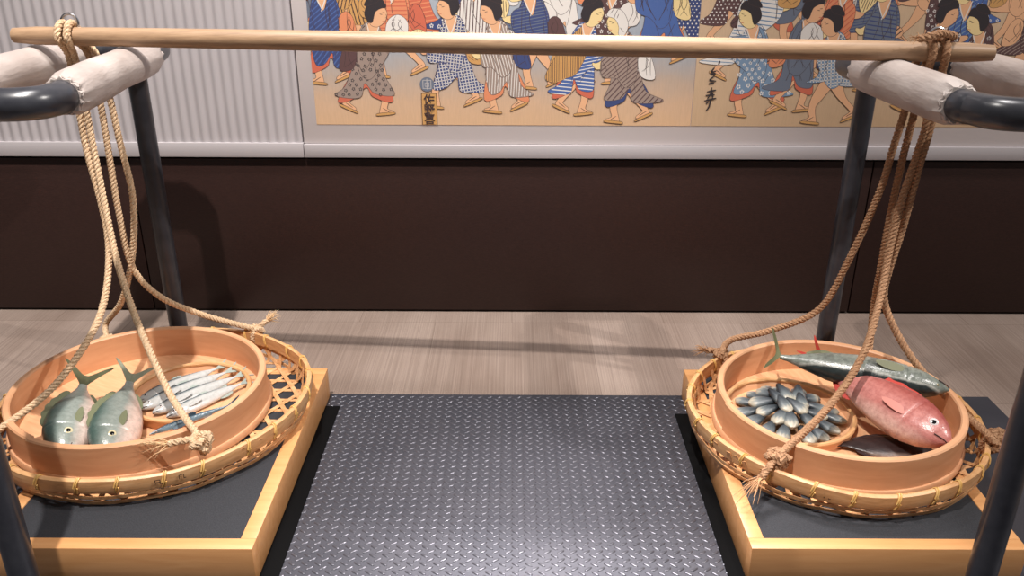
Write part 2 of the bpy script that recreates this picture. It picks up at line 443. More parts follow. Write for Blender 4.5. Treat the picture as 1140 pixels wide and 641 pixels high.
    A.stroke([q(hx_+.05, .945), q(hx_+.075, .95)], .0009); A.stroke([q(hx_+.03, .935), q(hx_+.055, .93)], .0009); A.stroke([q(hx_+.06, .868), q(hx_+.085, .872)], .0009, 'red'); A.stroke([q(hx_+.09, .935), q(hx_+.098, .905), q(hx_+.085, .9)], .0007)

def px(u): return (u-570)/366.0                      # figures keep the photo's spacing along the wall
def pz(v): return .639-(v-137)/372.0
A1 = Art(-.600, .5435, .6345, 1.5, BY-.0012)
rows1 = [
 # far row, heads above the frame of the photo
 (360, 62, 1, 'slate', 'folds', 'line', 'brown', None, False, 'hat'), (395, 52, -1, 'tan', 'vstripe', 'line', 'black', None, False, None), (430, 56, 1, 'orange', 'slant', 'red', 'red', None, False, None), (470, 50, -1, 'red', 'hstripe', 'orange', 'brown', None, False, 'hat'),
 (505, 54, 1, 'navy', 'flower', 'white', 'tan', None, False, None), (548, 56, -1, 'slate', 'check', 'navy', 'white', None, False, 'scarf'), (590, 52, 1, 'slate', 'dots', 'navy', 'pale', None, False, None), (628, 56, -1, 'white', 'folds', 'line', 'grey', None, False, 'scarf'),
 (665, 54, 1, 'brown', 'flower', 'grey', 'orange', None, False, None), (712, 52, -1, 'taupe', 'flower', 'white', 'white', None, False, 'scarf'), (748, 60, 1, 'navy', 'dots', 'white', 'taupe', None, False, None),
 # middle row
 (374, 92, -1, 'navy', 'slant', 'blue', 'orange', 'red', False, None), (450, 84, -1, 'orange', 'hstripe', 'red', 'red', 'orange', True, 'bundle'), (535, 82, -1, 'white', 'vstripe', 'brown', 'navy', None, True, None), (605, 96, -1, 'navy', 'hstripe', 'slate', 'brown', None, True, 'fan'),
 (660, 90, 1, 'brown', 'flower', 'white', 'orange', None, True, 'bundle'), (735, 70, -1, 'blue', 'folds', 'line', 'pale', 'orange', False, 'fan'),
 # near row
 (404, 126, 1, 'taupe', 'flower', 'black', 'brown', 'red', False, 'bundle'), (508, 118, -1, 'navy', 'check', 'white', 'tan', None, False, 'fan'), (566, 123, -1, 'taupe', 'vstripe', 'white', 'navy', 'orange', False, None), (632, 125, 1, 'blue', 'hstripe', 'white', 'tan', 'red', False, 'cape'), (703, 134, -1, 'taupe', 'slant', 'brown', 'white', 'navy', False, 'scarf')]
for u_, v_, d_, mn_, pt_, pk_, sc_, hm_, ba_, ac_ in rows1: walker(A1, px(u_), pz(v_), d_, mn_, pt_, pk_, sc_, hm_, ba_, .31, random.uniform(.04, .2), ac_)
# publisher's round stamp and seal with its characters
cx_, cz_ = px(475.5), pz(93)
ringp = [(cx_+.0215*math.cos(t*PI/12), cz_+.0215*math.sin(t*PI/12)) for t in range(24)]
A1.raw(ringp, 'slate')
A1.stroke([(cx_-.012, cz_+.012), (cx_+.012, cz_+.012), (cx_+.012, cz_-.012), (cx_-.012, cz_-.012), (cx_-.012, cz_+.012)], .0016, 'grey', 0)
A1.stroke([(cx_-.006, cz_+.004), (cx_+.006, cz_+.004), (cx_+.006, cz_-.006), (cx_-.006, cz_-.006), (cx_-.006, cz_+.004)], .0014, 'grey', 0)
A1.stroke([(cx_, cz_+.017), (cx_, cz_-.015)], .0014, 'grey', 0)
x0, x1, z0, z1 = px(469), px(485.5), .636, pz(103)
A1.raw([(x0, z0), (x1, z0), (x1, z1), (x0, z1)], 'tan')
for q in ([(x0, z0), (x0, z1)], [(x1, z0), (x1, z1)], [(x0, z1), (x1, z1)]): A1.raw([(q[0][0]-.0009, q[0][1]-.0009), (q[1][0]+.0009, q[0][1]-.0009), (q[1][0]+.0009, q[1][1]+.0009), (q[0][0]-.0009, q[1][1]+.0009)], 'line')
SHEET1 = A1.m.build('figure_print', [pap1]+[PC[k] for k in INKS], smooth=False, recalc=False)
tag(SHEET1, 'blue and tan print of strolling robed figures with a seal at its foot', 'print')
def text_mesh(body, size, loc, parent, material, name):
    cu = bpy.data.curves.new(name, 'FONT'); cu.body = body; cu.size = size; cu.align_x = 'CENTER'; cu.space_line = .86; cu.extrude = .0002; cu.offset = .0004
    t = bpy.data.objects.new('tmp', cu); C.objects.link(t)
    dg = bpy.context.evaluated_depsgraph_get(); me = bpy.data.meshes.new_from_object(t.evaluated_get(dg)); me.name = name
    bpy.data.objects.remove(t); bpy.data.curves.remove(cu)
    me.materials.clear(); me.materials.append(material)
    o = bpy.data.objects.new(name, me); C.objects.link(o); o.parent = parent
    o.location = loc; o.rotation_euler = (PI/2, 0, 0); return o
text_mesh('佐\n野\n喜', .034, ((x0+x1)/2, BY-.0036, z1-.031), SHEET1, PC['line'], 'seal_lettering')

A2 = Art(.5455, 1.9, .6345, 1.5, BY-.0012)
rows2 = [
 (800, 52, 1, 'brown', 'dots', 'white', 'orange', None, False, None), (842, 56, 1, 'red', 'folds', 'line', 'white', None, False, 'hat'), (880, 50, -1, 'slate', 'folds', 'line', 'tan', None, False, None), (915, 50, 1, 'white', 'vstripe', 'taupe', 'brown', None, False, None), (960, 54, -1, 'slate', 'hstripe', 'navy', 'orange', None, False, None),
 (1000, 50, 1, 'skin', 'folds', 'line', 'brown', None, True, None), (1035, 54, -1, 'brown', 'flower', 'white', 'taupe', None, False, None), (1062, 50, -1, 'blue', 'flower', 'white', 'black', None, False, 'scarf'), (1100, 56, 1, 'skin', 'folds', 'line', 'tan', None, True, None), (1150, 54, -1, 'navy', 'dots', 'white', 'red', None, False, None), (1200, 54, 1, 'tan', 'vstripe', 'line', 'red', None, False, None),
 (812, 88, 1, 'white', 'hstripe', 'teal', 'brown', None, False, 'bundle'), (905, 88, 1, 'orange', 'slant', 'red', 'red', None, True, 'fan'), (975, 98, -1, 'slate', 'hstripe', 'navy', 'skin', None, True, None), (1065, 100, -1, 'blue', 'slant', 'teal', 'brown', None, True, None), (1120, 96, 1, 'brown', 'slant', 'taupe', 'skin', None, True, None), (1180, 100, 1, 'red', 'folds', 'line', 'white', None, False, None),
 (844, 126, -1, 'teal', 'flower', 'white', 'orange', 'red', False, None), (874, 120, 1, 'slate', 'folds', 'line', 'orange', 'red', False, None), (928, 134, -1, 'teal', 'check', 'white', 'navy', None, True, 'bundle'), (1014, 124, 1, 'brown', 'flower', 'white', 'taupe', None, True, None), (1090, 132, -1, 'brown', 'flower', 'grey', 'taupe', 'navy', False, None), (1150, 134, 1, 'red', 'folds', 'line', 'white', 'red', False, 'hat')]
for u_, v_, d_, mn_, pt_, pk_, sc_, hm_, ba_, ac_ in rows2: walker(A2, px(u_), pz(v_), d_, mn_, pt_, pk_, sc_, hm_, ba_, .31, random.uniform(.04, .2), ac_)
# brushed signature, column of running characters
sx = px(788)
for pts in ([(790, 73), (787, 78), (792, 77)], [(786, 80), (792, 80)], [(791, 82), (786, 87), (793, 88)], [(785, 91), (791, 90)], [(789, 95), (788, 104)], [(784, 100), (794, 98)], [(783, 104), (793, 103)],
            [(785, 108), (790, 101), (791, 108)], [(782, 110), (795, 107)], [(789, 106), (788, 116), (785, 121)], [(784, 113), (787, 111)], [(795, 66), (794, 70)]):
    A2.stroke([(px(u), pz(v_)) for u, v_ in pts], .0024, 'black')
SHEET2 = A2.m.build('figure_print', [pap2]+[PC[k] for k in INKS], smooth=False, recalc=False)
tag(SHEET2, 'tan print of robed walkers with a brushed signature, behind the right basket ropes', 'print')

# ------------------------------------------------------------------ checker plate and rubber edging
mpl = mat('checker_plate', lin(66, 67, 75), .42, .55, 1.)
N, L, b = nodes(mpl)
f = noise_tex(mpl, coords(mpl), 6, 4); setcol(mpl, ramp(mpl, f, [(.3, lin(66, 67, 76)), (.7, lin(77, 77, 85))]))
f = noise_tex(mpl, coords(mpl), 350, 2); bump(mpl, f, .12, .001)
PX0, PX1, PY0, PY1, PT = -1.35, 1.318, .35, 2.03, .004
m_ = MB(); m_.box(PX0, PX1, PY0, PY1, 0, PT)
sp = .0268
r = 0; y = .98
while y < 2.02:
    x = -.50+(sp/2 if r % 2 else 0)
    while x < .49:
        a = (.62 if r % 2 else -.62); l, w = .0098, .0029
        ca, sa = math.cos(a), math.sin(a)
        def q(p, s_, z): return V(x+p*ca-s_*sa, y+p*sa+s_*ca, z)
        rings = []
        for f_, z in ((1., PT), (.82, PT+.0009), (.55, PT+.0014), (.2, PT+.0016)):
            rings.append([q(-l+(1-f_)*w*1.5, 0, z), q(-l*.62, -w*f_, z), q(l*.62, -w*f_, z), q(l-(1-f_)*w*1.5, 0, z), q(l*.62, w*f_, z), q(-l*.62, w*f_, z)])
        o_ = len(m_.v); m_.cur = 1; m_.loft(rings, False); m_.f.append([o_+18+k for k in range(6)]); m_.m.append(1)
        x += sp
    y += .0125; r += 1
mst = mat('worn_stud', lin(92, 92, 100), .3, .6, 1.)
tag(m_.build('checker_plate', [mpl, mst]), 'dark grey raised-pattern floor plate between and under the two plinths', 'floor plate')

PZ = .0894
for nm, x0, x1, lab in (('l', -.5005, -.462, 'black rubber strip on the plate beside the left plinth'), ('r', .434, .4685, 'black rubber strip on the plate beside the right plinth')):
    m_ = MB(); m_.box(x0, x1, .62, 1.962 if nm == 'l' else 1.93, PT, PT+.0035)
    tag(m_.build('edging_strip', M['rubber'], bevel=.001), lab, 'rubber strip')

# ------------------------------------------------------------------ plinths
def plinth(x0, x1, y0, y1, label, rz=0):
    cx, cy = (x0+x1)/2, (y0+y1)/2
    t = thing('plinth', label, 'plinth', (cx, cy, PT), rz)
    hx, hy, h, w = (x1-x0)/2, (y1-y0)/2, PZ-PT, .031
    m_ = MB()
    for (a0, a1, b0, b1) in ((-hx, hx, -hy, -hy+w), (-hx, hx, hy-w, hy), (-hx, -hx+w, -hy+w, hy-w), (hx-w, hx, -hy+w, hy-w)): m_.box(a0, a1, b0, b1, 0, h)
    m_.build('wooden_frame', M['plinth'], t, bevel=.0012)
    m_ = MB(); m_.box(-hx+w+.0005, hx-w-.0005, -hy+w+.0005, hy-w-.0005, .004, h-.0015); m_.build('top_panel', M['mat'], t, bevel=.0005)
    return t
plinth(-1.04, -.5005, 1.298, 2.022, 'low orange wooden plinth under the basket with the silver sardines')
plinth(.4685, 1.005, 1.306, 2.024, 'low orange wooden plinth under the basket with the red fish')

# ------------------------------------------------------------------ baskets
def basket(cx, cy, R, label, rz):
    t = thing('bamboo_basket', label, 'basket', (cx, cy, PZ-.0015), rz)
    H_ = .066; Rb = R-.018
    w = MB(); sp_ = .049; tt = .0014
    for k in range(3):
        a = k*PI/3; d = V(math.cos(a), math.sin(a), 0); nrm = V(-d.y, d.x, 0)
        i = -8
        while i <= 8:
            o = (i+.5)*sp_; i += 1
            if abs(o) > Rb*.93: continue
            hl = math.sqrt(Rb*Rb-o*o); P = []; Nn = []
            zc = .0016+.0016*k
            def wall(sg):
                out = []
                th0 = math.atan2((nrm*o+d*hl*sg).y, (nrm*o+d*hl*sg).x)
                rad, tan = hl/Rb, -o/Rb*sg
                sl = max(-1.3, min(1.3, tan/rad))
                for q in range(1, 5):
                    z = zc+(H_-.006-zc)*q/4; rr = Rb+.016*(q/4)-.0018*k
                    th = th0+sl*(z)/Rb
                    p = V(rr*math.cos(th), rr*math.sin(th), z); out.append((p, V(math.cos(th), math.sin(th), -.2)))
                return out
            A_ = wall(-1)[::-1]
            for p, n_ in A_: P.append(p); Nn.append(-n_)
            for q in range(9):
                s_ = -hl+2*hl*q/8
                P.append(nrm*o+d*s_*.985+V(0, 0, zc+.0006*math.sin(q*2.1+k))); Nn.append(V(0, 0, 1))
            for p, n_ in wall(1): P.append(p); Nn.append(-n_)
            w.ribbon(P, Nn, .0112, tt)
    w.build('lattice', M['bamboo'], t)
    # hoops round the wall
    for rr, z0, z1 in ((Rb+.0042, .004, .012), (Rb+.0125, .022, .030)):
        m_ = MB(); n = 90
        m_.loft([[V((rr+q)*math.cos(2*PI*i/n), (rr+q)*math.sin(2*PI*i/n), z+.0016*math.sin(i*.9)) for q, z in ((0, z0), (.002, z0), (.003, z1), (.001, z1))] for i in range(n)], False, True)
        m_.build('hoop', M['bamboo'], t)
    # rim band, slightly wavering, and its cane bindings
    n = 96; m_ = MB(); rings = []
    ctr = []
    for i in range(n):
        th = 2*PI*i/n; rr = R-.006+.004*math.sin(3*th+1)+.0025*math.sin(5*th); dz = .0025*math.sin(2*th+.6)+.0015*math.sin(7*th)
        c_, s_ = math.cos(th), math.sin(th)
        prof = [(-.006, H_-.029), (.004, H_-.030), (.0075, H_-.015), (.006, H_+.001), (.001, H_+.004), (-.005, H_+.002)]
        rings.append([V((rr+q)*c_, (rr+q)*s_, z+dz) for q, z in prof]); ctr.append((rr, dz))
    m_.loft(rings, False, True); m_.build('rim', M['bamboo_rim'], t)
    for i in range(26):
        j_ = .3*random.random(); bm_ = MB()
        P = []
        for q in range(25):                                # one cane strand wound twice round the rim
            a = 2*PI*q/12; th = 2*PI*(i+j_)/26-.012+.024*q/24
            rr, dz = ctr[int(th/(2*PI)*n) % n]; zz = .0185*math.sin(a); ra = .0095*math.cos(a); tw = .016*math.sin(a)
            P.append(V((rr+ra)*math.cos(th+tw), (rr+ra)*math.sin(th+tw), H_-.0128+dz+zz))
        bm_.tube(P, .0018, 5); bm_.build('binding', M['binding'], t)
    return t, ctr, H_
LB = (-.861, 1.780, .361); RB = (.757, 1.718, .334)
bl, ctrL, BH = basket(*LB, 'round bamboo basket tied with pale ropes, holding the tub with two grey fish', 0)
br_, ctrR, BH = basket(*RB, 'round bamboo basket hung from brown ropes, holding the tub with the red fish', .35)
def burn_mark(parent, cx, cy, R, th, kind, rz):
    m_ = MB(); a = th-rz
    def bar(dx0, dx1, z0, z1):
        rr = R+.0036
        vs = []
        for dx in (dx0, dx1):
            for q in (0, .0012):
                for z in (z0, z1): vs.append(V((rr+q)*math.cos(a+dx/R), (rr+q)*math.sin(a+dx/R), z))
        m_.add(vs, [(0,1,3,2),(4,6,7,5),(0,4,5,1),(2,3,7,6),(0,2,6,4),(1,5,7,3)])
    z = BH-.014
    bar(-.006, -.0045, z-.004, z+.006); bar(.003, .0045, z-.004, z+.006); bar(-.006, .0045, z+.005, z+.0062); bar(.0045, .008, z-.004, z-.0028)
    if kind: bar(-.0045, .003, z-.0005, z+.0007)
    m_.build('burnt_mark', M['burn'], parent)
p = on_z(202, 529, PZ+.05); burn_mark(bl, *LB, math.atan2(p.y-LB[1], p.x-LB[0]), 0, 0)
p = on_z(176, 533, PZ+.05); burn_mark(bl, *LB, math.atan2(p.y-LB[1], p.x-LB[0]), 1, 0)
p = on_z(921, 544, PZ+.05); burn_mark(br_, *RB, math.atan2(p.y-RB[1], p.x-RB[0]), 1, .35)

# ------------------------------------------------------------------ tubs
TF = PZ+.0062                                             # the basket floor the tubs stand on
def tub(cx, cy, R, label, rz, h=.090):
    t = thing('wooden_tub', label, 'tub', (cx, cy, TF), rz)
    w = .0165
    m_ = MB(); n = 120; rings = []
    for i in range(n+1):                                   # bent board, its two ends overlapping in a lap joint
        th = 2*PI*i/n*1.0
        lap = .004*max(0, 1-i/14)
        rr = R+lap
        prof = [(rr-w, .001), (rr, 0), (rr, h-.003), (rr-.003, h), (rr-w+.003, h), (rr-w, h-.003)]
        rings.append([V(r_*math.cos(th), r_*math.sin(th), z) for r_, z in prof])
    m_.loft(rings); m_.build('bent_wall', M['tub'], t)
    m_ = MB(); m_.ring([(R, .0), (R+.006, .0), (R+.0065, .012), (R+.004, .0165), (R, .0165)], n=96); m_.build('hoop', M['tub'], t)
    m_ = MB(); n = 96
    m_.loft([[V((R-w)*math.cos(2*PI*i/n), (R-w)*math.sin(2*PI*i/n), z) for i in range(n)] for z in (.0015, .009)]); m_.build('base_board', M['tub_floor'], t)
    m_ = MB()                                              # thin joint line with a stitched strip
    for s_ in (0, 1): m_.box(R-.001, R+.0048, -.0006+.06*s_, .0006+.06*s_, .017, h-.001)
    return t
LT = (-.900, 1.790, .294); RT = (.773, 1.740, .279)
tub(*LT, 'round wooden tub in the left basket holding two big grey fish', math.radians(-118))
tub(*RT, 'round wooden tub in the right basket holding the red fish and shell tray', math.radians(190))
FZ = TF+.009                                               # the tub's inner floor

def tray(cx, cy, R, label):
    t = thing('small_tray', label, 'tray', (cx, cy, FZ))
    m_ = MB(); m_.ring([(R-.012, 0), (R-.002, 0), (R+.002, .022), (R-.004, .022)], n=72); m_.build('side_band', M['tub'], t)
    m_ = MB(); n = 72
    m_.loft([[V((R-.008)*math.cos(2*PI*i/n), (R-.008)*math.sin(2*PI*i/n), z) for i in range(n)] for z in (.0005, .005)]); m_.build('base_board', M['tub_floor'], t)
    m_ = MB(); n = 90
    m_.tube([V((R-.001)*math.cos(2*PI*i/n), (R-.001)*math.sin(2*PI*i/n), .0245) for i in range(n)], [.0058+.0006*math.sin(i*2*PI/6) for i in range(n)], 9, False, True); m_.build('rim', M['bamboo_rim'], t)
    return t
T1 = (-.801, 1.830, .143); T2 = (.667, 1.750, .150)
tray(*T1, 'small round wooden tray of silver sardines in the left tub')
tray(*T2, 'small round wooden tray of grey shellfish in the right tub')
TZ = FZ+.005

# ------------------------------------------------------------------ fish
def fish_mat(name, back, flank, belly, hh, rough=.3, spots=None, line=None, b0=.18, b1=.97):
    """skin pigment runs from back to belly across the fish's own height"""
    m = mat(name, flank, rough, spec=.6); N, L, b = nodes(m)
    tc = N.new('ShaderNodeTexCoord'); sp_ = N.new('ShaderNodeSeparateXYZ'); L.new(tc.outputs['Object'], sp_.inputs[0])
    nz = noise_tex(m, coords(m, (1, 1, 1)), 22, 4)
    mr = N.new('ShaderNodeMapRange'); mr.inputs['From Min'].default_value = -hh; mr.inputs['From Max'].default_value = hh
    L.new(sp_.outputs['Z'], mr.inputs['Value'])
    ma = N.new('ShaderNodeMath'); ma.operation = 'MULTIPLY_ADD'; L.new(nz, ma.inputs[0]); ma.inputs[1].default_value = .22; L.new(mr.outputs[0], ma.inputs[2])
    c = ramp(m, ma.outputs[0], [(b0, belly), (b0+.24, flank), (.74, flank), (b1, back)] if not line else [(.2, belly), (.45, flank), (.74, flank), (.79, line), (.86, back)])
    vn = noise_tex(m, coords(m, (1, 1, 1)), 90, 3, .7)
    c = mixc(m, .5, c, ramp(m, vn, [(.35, spots or (.6, .6, .6, 1)), (.6, (1, 1, 1, 1))]), 'MULTIPLY')
    setcol(m, c)
    vo = N.new('ShaderNodeTexVoronoi'); vo.inputs['Scale'].default_value = 260; L.new(coords(m, (.8, 1, 1)), vo.inputs['Vector'])
    bump(m, vo.outputs['Distance'], .25, .001)
    return m
M['eye_gold'] = mat('eye_gold', lin(206, 196, 160), .2)
M['eye_white'] = mat('eye_white', lin(214, 206, 204), .2)
M['pupil'] = mat('pupil', lin(14, 14, 16), .1)
M['mouth'] = mat('mouth_line', lin(70, 52, 50), .6)

DEEP = [(0, .036, .016), (.06, .04, .018), (.14, .066, .032), (.26, .118, .06), (.4, .172, .09), (.54, .202, .112), (.66, .208, .122), (.735, .205, .124), (.75, .197, .115), (.76, .202, .119), (.85, .168, .108), (.92, .124, .085), (.965, .082, .060), (.99, .046, .036), (1, .018, .016)]
BREAM = [(0, .03, .013), (.06, .033, .015), (.14, .05, .026), (.26, .09, .05), (.4, .132, .075), (.54, .158, .09), (.66, .166, .098), (.735, .165, .099), (.75, .158, .092), (.76, .162, .095), (.85, .136, .087), (.92, .1, .068), (.965, .064, .046), (.99, .036, .028), (1, .014, .012)]
FLAT = [(0, .04, .012), (.06, .045, .014), (.14, .08, .022), (.3, .15, .036), (.5, .19, .046), (.7, .18, .05), (.85, .13, .044), (.95, .07, .03), (.99, .03, .016), (1, .01, .008)]
SLIM = [(0, .016, .008), (.06, .022, .012), (.18, .056, .028), (.35, .086, .045), (.52, .100, .054), (.68, .100, .056), (.775, .094, .053), (.785, .088, .048), (.8, .090, .050), (.88, .070, .042), (.95, .044, .028), (.985, .024, .016), (1, .01, .007)]
TUNA = [(0, .016, .014), (.05, .022, .018), (.15, .054, .044), (.3, .095, .074), (.48, .118, .094), (.64, .118, .096), (.745, .108, .09), (.755, .102, .083), (.77, .106, .087), (.86, .085, .072), (.94, .05, .045), (.98, .022, .022), (1, .008, .008)]
SAURY = [(0, .01, .006), (.1, .018, .01), (.3, .04, .024), (.6, .05, .03), (.8, .042, .028), (.9, .028, .02), (.97, .012, .009), (1, .004, .004)]
def fish_body(L_, prof, bend=0, ns=24):
    m_ = MB(); rings = []
    # refine the profile
    for (s0, a0, b0), (s1, a1, b1) in zip(prof, prof[1:]):
        for q in range(3):
            t_ = q/3; s_ = s0+(s1-s0)*t_; rings.append((s_, a0+(a1-a0)*t_, b0+(b1-b0)*t_))
    rings.append(prof[-1])
    out = []
    for s_, a_, w_ in rings:
        x = (s_-.5)*L_; yb = bend*L_*((1-s_)**2)
        rr = []
        for j in range(ns):
            th = 2*PI*j/ns; cz, sy = math.cos(th), math.sin(th)
            sy = math.copysign(abs(sy)**.9, sy)
            keel = 1-.12*max(0, -cz)
            rr.append(V(x, yb+w_*L_*sy, a_*L_*cz*(.94 if cz > 0 else 1.06)*keel/.96))
        out.append(rr)
    m_.loft(out); return m_
def fin(outline, t=.0022, rays=0):
    """thin solid fin in the fish's x-z plane, thicker at the root"""
    m_ = MB(); P = cat([V(x, 0, z) for x, z in outline], 4, True); n = len(P)
    c = sum(P, V(0, 0, 0))/n
    top = [p+V(0, t/2*.6, 0) for p in P]; bot = [p-V(0, t/2*.6, 0) for p in P]
    o = top+bot+[c+V(0, t, 0), c-V(0, t, 0)]
    fs = [(i, (i+1) % n, n+(i+1) % n, n+i) for i in range(n)]
    m_.add(o, fs)
    q = len(m_.v)
    # fan caps would fold on forked outlines, so cap with one face each
    m_.f += [list(range(n)), [n+i for i in range(n)][::-1]]; m_.m += [0, 0]
    m_.v = m_.v[:2*n]
    return m_
def place_fish(name, label, category, L_, prof, body_mat, fin_mat, pos, head, dorsal, floor, eye_mat, fins='deep', bend=0, group=None, eye_s=.88, eye_z=.03, eye_r=.02, tail_up=0, raise_=0, side=1, tail_span=1., pec=None):
    root = thing(name, label, category, group=group)
    mb0 = fish_body(L_, prof, bend)
    hx = Vector(head).normalized(); dz = Vector(dorsal); dz = (dz-hx*dz.dot(hx)).normalized(); dy = dz.cross(hx)
    R3 = Matrix((hx, dy, dz)).transposed()
    mn = min((R3 @ Vector(v)).z for v in mb0.v)
    root.matrix_world = Matrix.Translation((pos[0], pos[1], floor-mn+raise_)) @ R3.to_4x4()
    mb0.build('body', body_mat, root)
    a0 = prof[0][1]*L_; xb = -.5*L_; yb = bend*L_
    # forked tail
    ts = (.17 if fins == 'deep' else (.13 if fins == 'tuna' else .085))*L_*tail_span; tl = (.2 if fins != 'tuna' else .12)*L_
    tf = fin([(.02*L_, a0*.8), (-.02*L_, a0), (-tl*.6, ts*.62), (-tl, ts), (-tl*.9, ts*.72), (-tl*.52, ts*.2), (-tl*.46, 0), (-tl*.52, -ts*.2), (-tl*.9, -ts*.72), (-tl, -ts), (-tl*.6, -ts*.62), (-.02*L_, -a0), (.02*L_, -a0*.8)], .003)
    o = tf.build('tail_fin', fin_mat, root); o.location = (xb+.012*L_, yb, 0); o.rotation_euler = (0, 0, tail_up)
    def hz(s_):
        for (s0, a, w), (s1, a1, w1) in zip(prof, prof[1:]):
            if s0 <= s_ <= s1: t_ = (s_-s0)/(s1-s0); return (a+(a1-a)*t_)*L_, (w+(w1-w)*t_)*L_
    def yo(s_): return bend*L_*((1-s_)**2)
    # dorsal fin: spiny ridge along the back
    s0, s1, fh = {'deep': (.2, .7, .06), 'slim': (.42, .55, .04), 'tuna': (.56, .74, .045), 'bream': (.16, .7, .035)}[fins]
    top = []; k = 11
    for q in range(k):
        s_ = s0+(s1-s0)*q/(k-1); h_ = hz(s_)[0]*.93
        top.append(((s_-.5)*L_-.025*L_, h_+fh*L_*math.sin(PI*(.12+.8*q/(k-1)))**.6*(1 if q % 2 else .82)))
    bot = [((s0+(s1-s0)*q/4-.5)*L_, hz(s0+(s1-s0)*q/4)[0]*.82) for q in range(5)][::-1]
    o = fin(top+bot, .0025).build('dorsal_fin', fin_mat, root); o.location = (0, yo((s0+s1)/2), 0)
    # anal fin
    s0, s1 = .16, .34
    top = [((s0+(s1-s0)*q/4-.5)*L_-.01*L_, -hz(s0+(s1-s0)*q/4)[0]*.98-.035*L_*math.sin(PI*(.15+.8*q/4))) for q in range(5)]
    bot = [((s0+(s1-s0)*q/4-.5)*L_, -hz(s0+(s1-s0)*q/4)[0]*.85) for q in range(5)][::-1]
    o = fin(top+bot, .0022).build('anal_fin', fin_mat, root); o.location = (0, yo(.25), 0)
    # pectoral fin on the visible flank
    w_ = hz(.68)[1]
    pf = fin([(0, .018*L_), (-.06*L_, .035*L_), (-.14*L_, .02*L_), (-.16*L_, -.005*L_), (-.08*L_, -.022*L_), (0, -.014*L_)], .002).build('pectoral_fin', pec or fin_mat, root)
    pf.location = (.22*L_, side*w_*.98+yo(.7), -.03*L_); pf.rotation_euler = (side*.12, 0, -side*.16)
    # eyes
    for sd in (1, -1):
        h_, ww = hz(eye_s)
        zr = eye_z*L_; yy = ww*math.sqrt(max(.05, 1-(zr/h_)**2))
        e = MB(); n = 16
        e.loft([[V(rr*L_*math.cos(2*PI*i/n), d_*L_, rr*L_*math.sin(2*PI*i/n)) for i in range(n)] for rr, d_ in ((eye_r, -.004), (eye_r, .002), (eye_r*.8, .0045), (eye_r*.4, .006))])
        eo = e.build('eye', eye_mat, root); eo.location = ((eye_s-.5)*L_, sd*yy*.985, zr); eo.rotation_euler = (0 if sd > 0 else PI, 0, 0)
        eo.rotation_euler.z = -sd*.35 if sd > 0 else .35
        p_ = MB(); p_.loft([[V(rr*L_*math.cos(2*PI*i/n), d_*L_, rr*L_*math.sin(2*PI*i/n)) for i in range(n)] for rr, d_ in ((eye_r*.55, .003), (eye_r*.52, .0065), (eye_r*.25, .0075))])
        p_.build('pupil', M['pupil'], eo)
    # mouth line round the snout
    pts = []
    for q in range(9):
        a = -1+2*q/8; s_ = 1-.07*abs(a); h_, ww = hz(min(.999, s_))
        pts.append(V((s_-.5)*L_+.001, ww*1.0*(a/abs(a) if a else 0), -.012*L_*(1+abs(a)*1.2)))
    m_ = MB(); m_.tube(pts, .0035*L_, 5); m_.build('mouth', M['mouth'], root)
    return root
fm_big = fish_mat('grey_green_skin', lin(76, 98, 92), lin(146, 154, 148), lin(224, 198, 186), .058, .3, lin(186, 190, 184), b0=.36, b1=1.)
fm_bigfin = mat('olive_fin', lin(112, 116, 88), .42); bump(fm_bigfin, noise_tex(fm_bigfin, coords(fm_bigfin, (.2, 1, 3)), 200, 2), .5, .002)
fm_sar = fish_mat('sardine_skin', lin(58, 78, 88), lin(186, 186, 184), lin(214, 210, 206), .0235, .22, lin(214, 216, 212), b1=.92)
fm_sarfin = mat('pale_sardine_fin', lin(150, 160, 152), .4)
fm_sau = fish_mat('saury_skin', lin(44, 66, 80), lin(110, 134, 148), lin(188, 196, 198), .009, .25, lin(170, 176, 180))
fm_bon = fish_mat('bonito_skin', lin(44, 52, 52), lin(124, 130, 122), lin(160, 160, 150), .042, .28, lin(120, 120, 120), lin(176, 178, 170))
fm_bonfin = mat('bonito_fin', lin(104, 106, 76), .45)
fm_red = fish_mat('red_bream_skin', lin(160, 84, 78), lin(196, 128, 120), lin(226, 190, 178), .056, .3, lin(196, 150, 148))
fm_redfin = mat('red_fin', lin(186, 62, 50), .45)
fm_redpec = mat('pink_fin', lin(200, 128, 116), .4)
fm_dark = fish_mat('dark_fish_skin', lin(34, 24, 26), lin(50, 36, 36), lin(206, 186, 172), .05, .32, lin(110, 90, 90))
fm_darkfin = mat('dark_fin', lin(44, 28, 28), .5)

place_fish('grey_fish', 'big grey-green fish lying nearest the left wall of the left tub', 'fish', .285, DEEP, fm_big, fm_bigfin,
           (-1.005, 1.668), (.26, -.92, -.10), (-.90, -.1, .42), FZ, M['eye_gold'], 'deep', eye_s=.835, eye_r=.031, eye_z=.02, tail_up=-1.15, group='big grey fish', tail_span=1.15, bend=-.05, raise_=.004)
place_fish('grey_fish', 'big grey-green fish with gold eye, lying next to the sardine tray', 'fish', .275, DEEP, fm_big, fm_bigfin,
           (-.902, 1.664), (.20, -.94, -.12), (-.90, -.1, .42), FZ, M['eye_gold'], 'deep', eye_s=.835, eye_r=.031, eye_z=.02, tail_up=-.6, group='big grey fish', tail_span=1.0, raise_=.002)
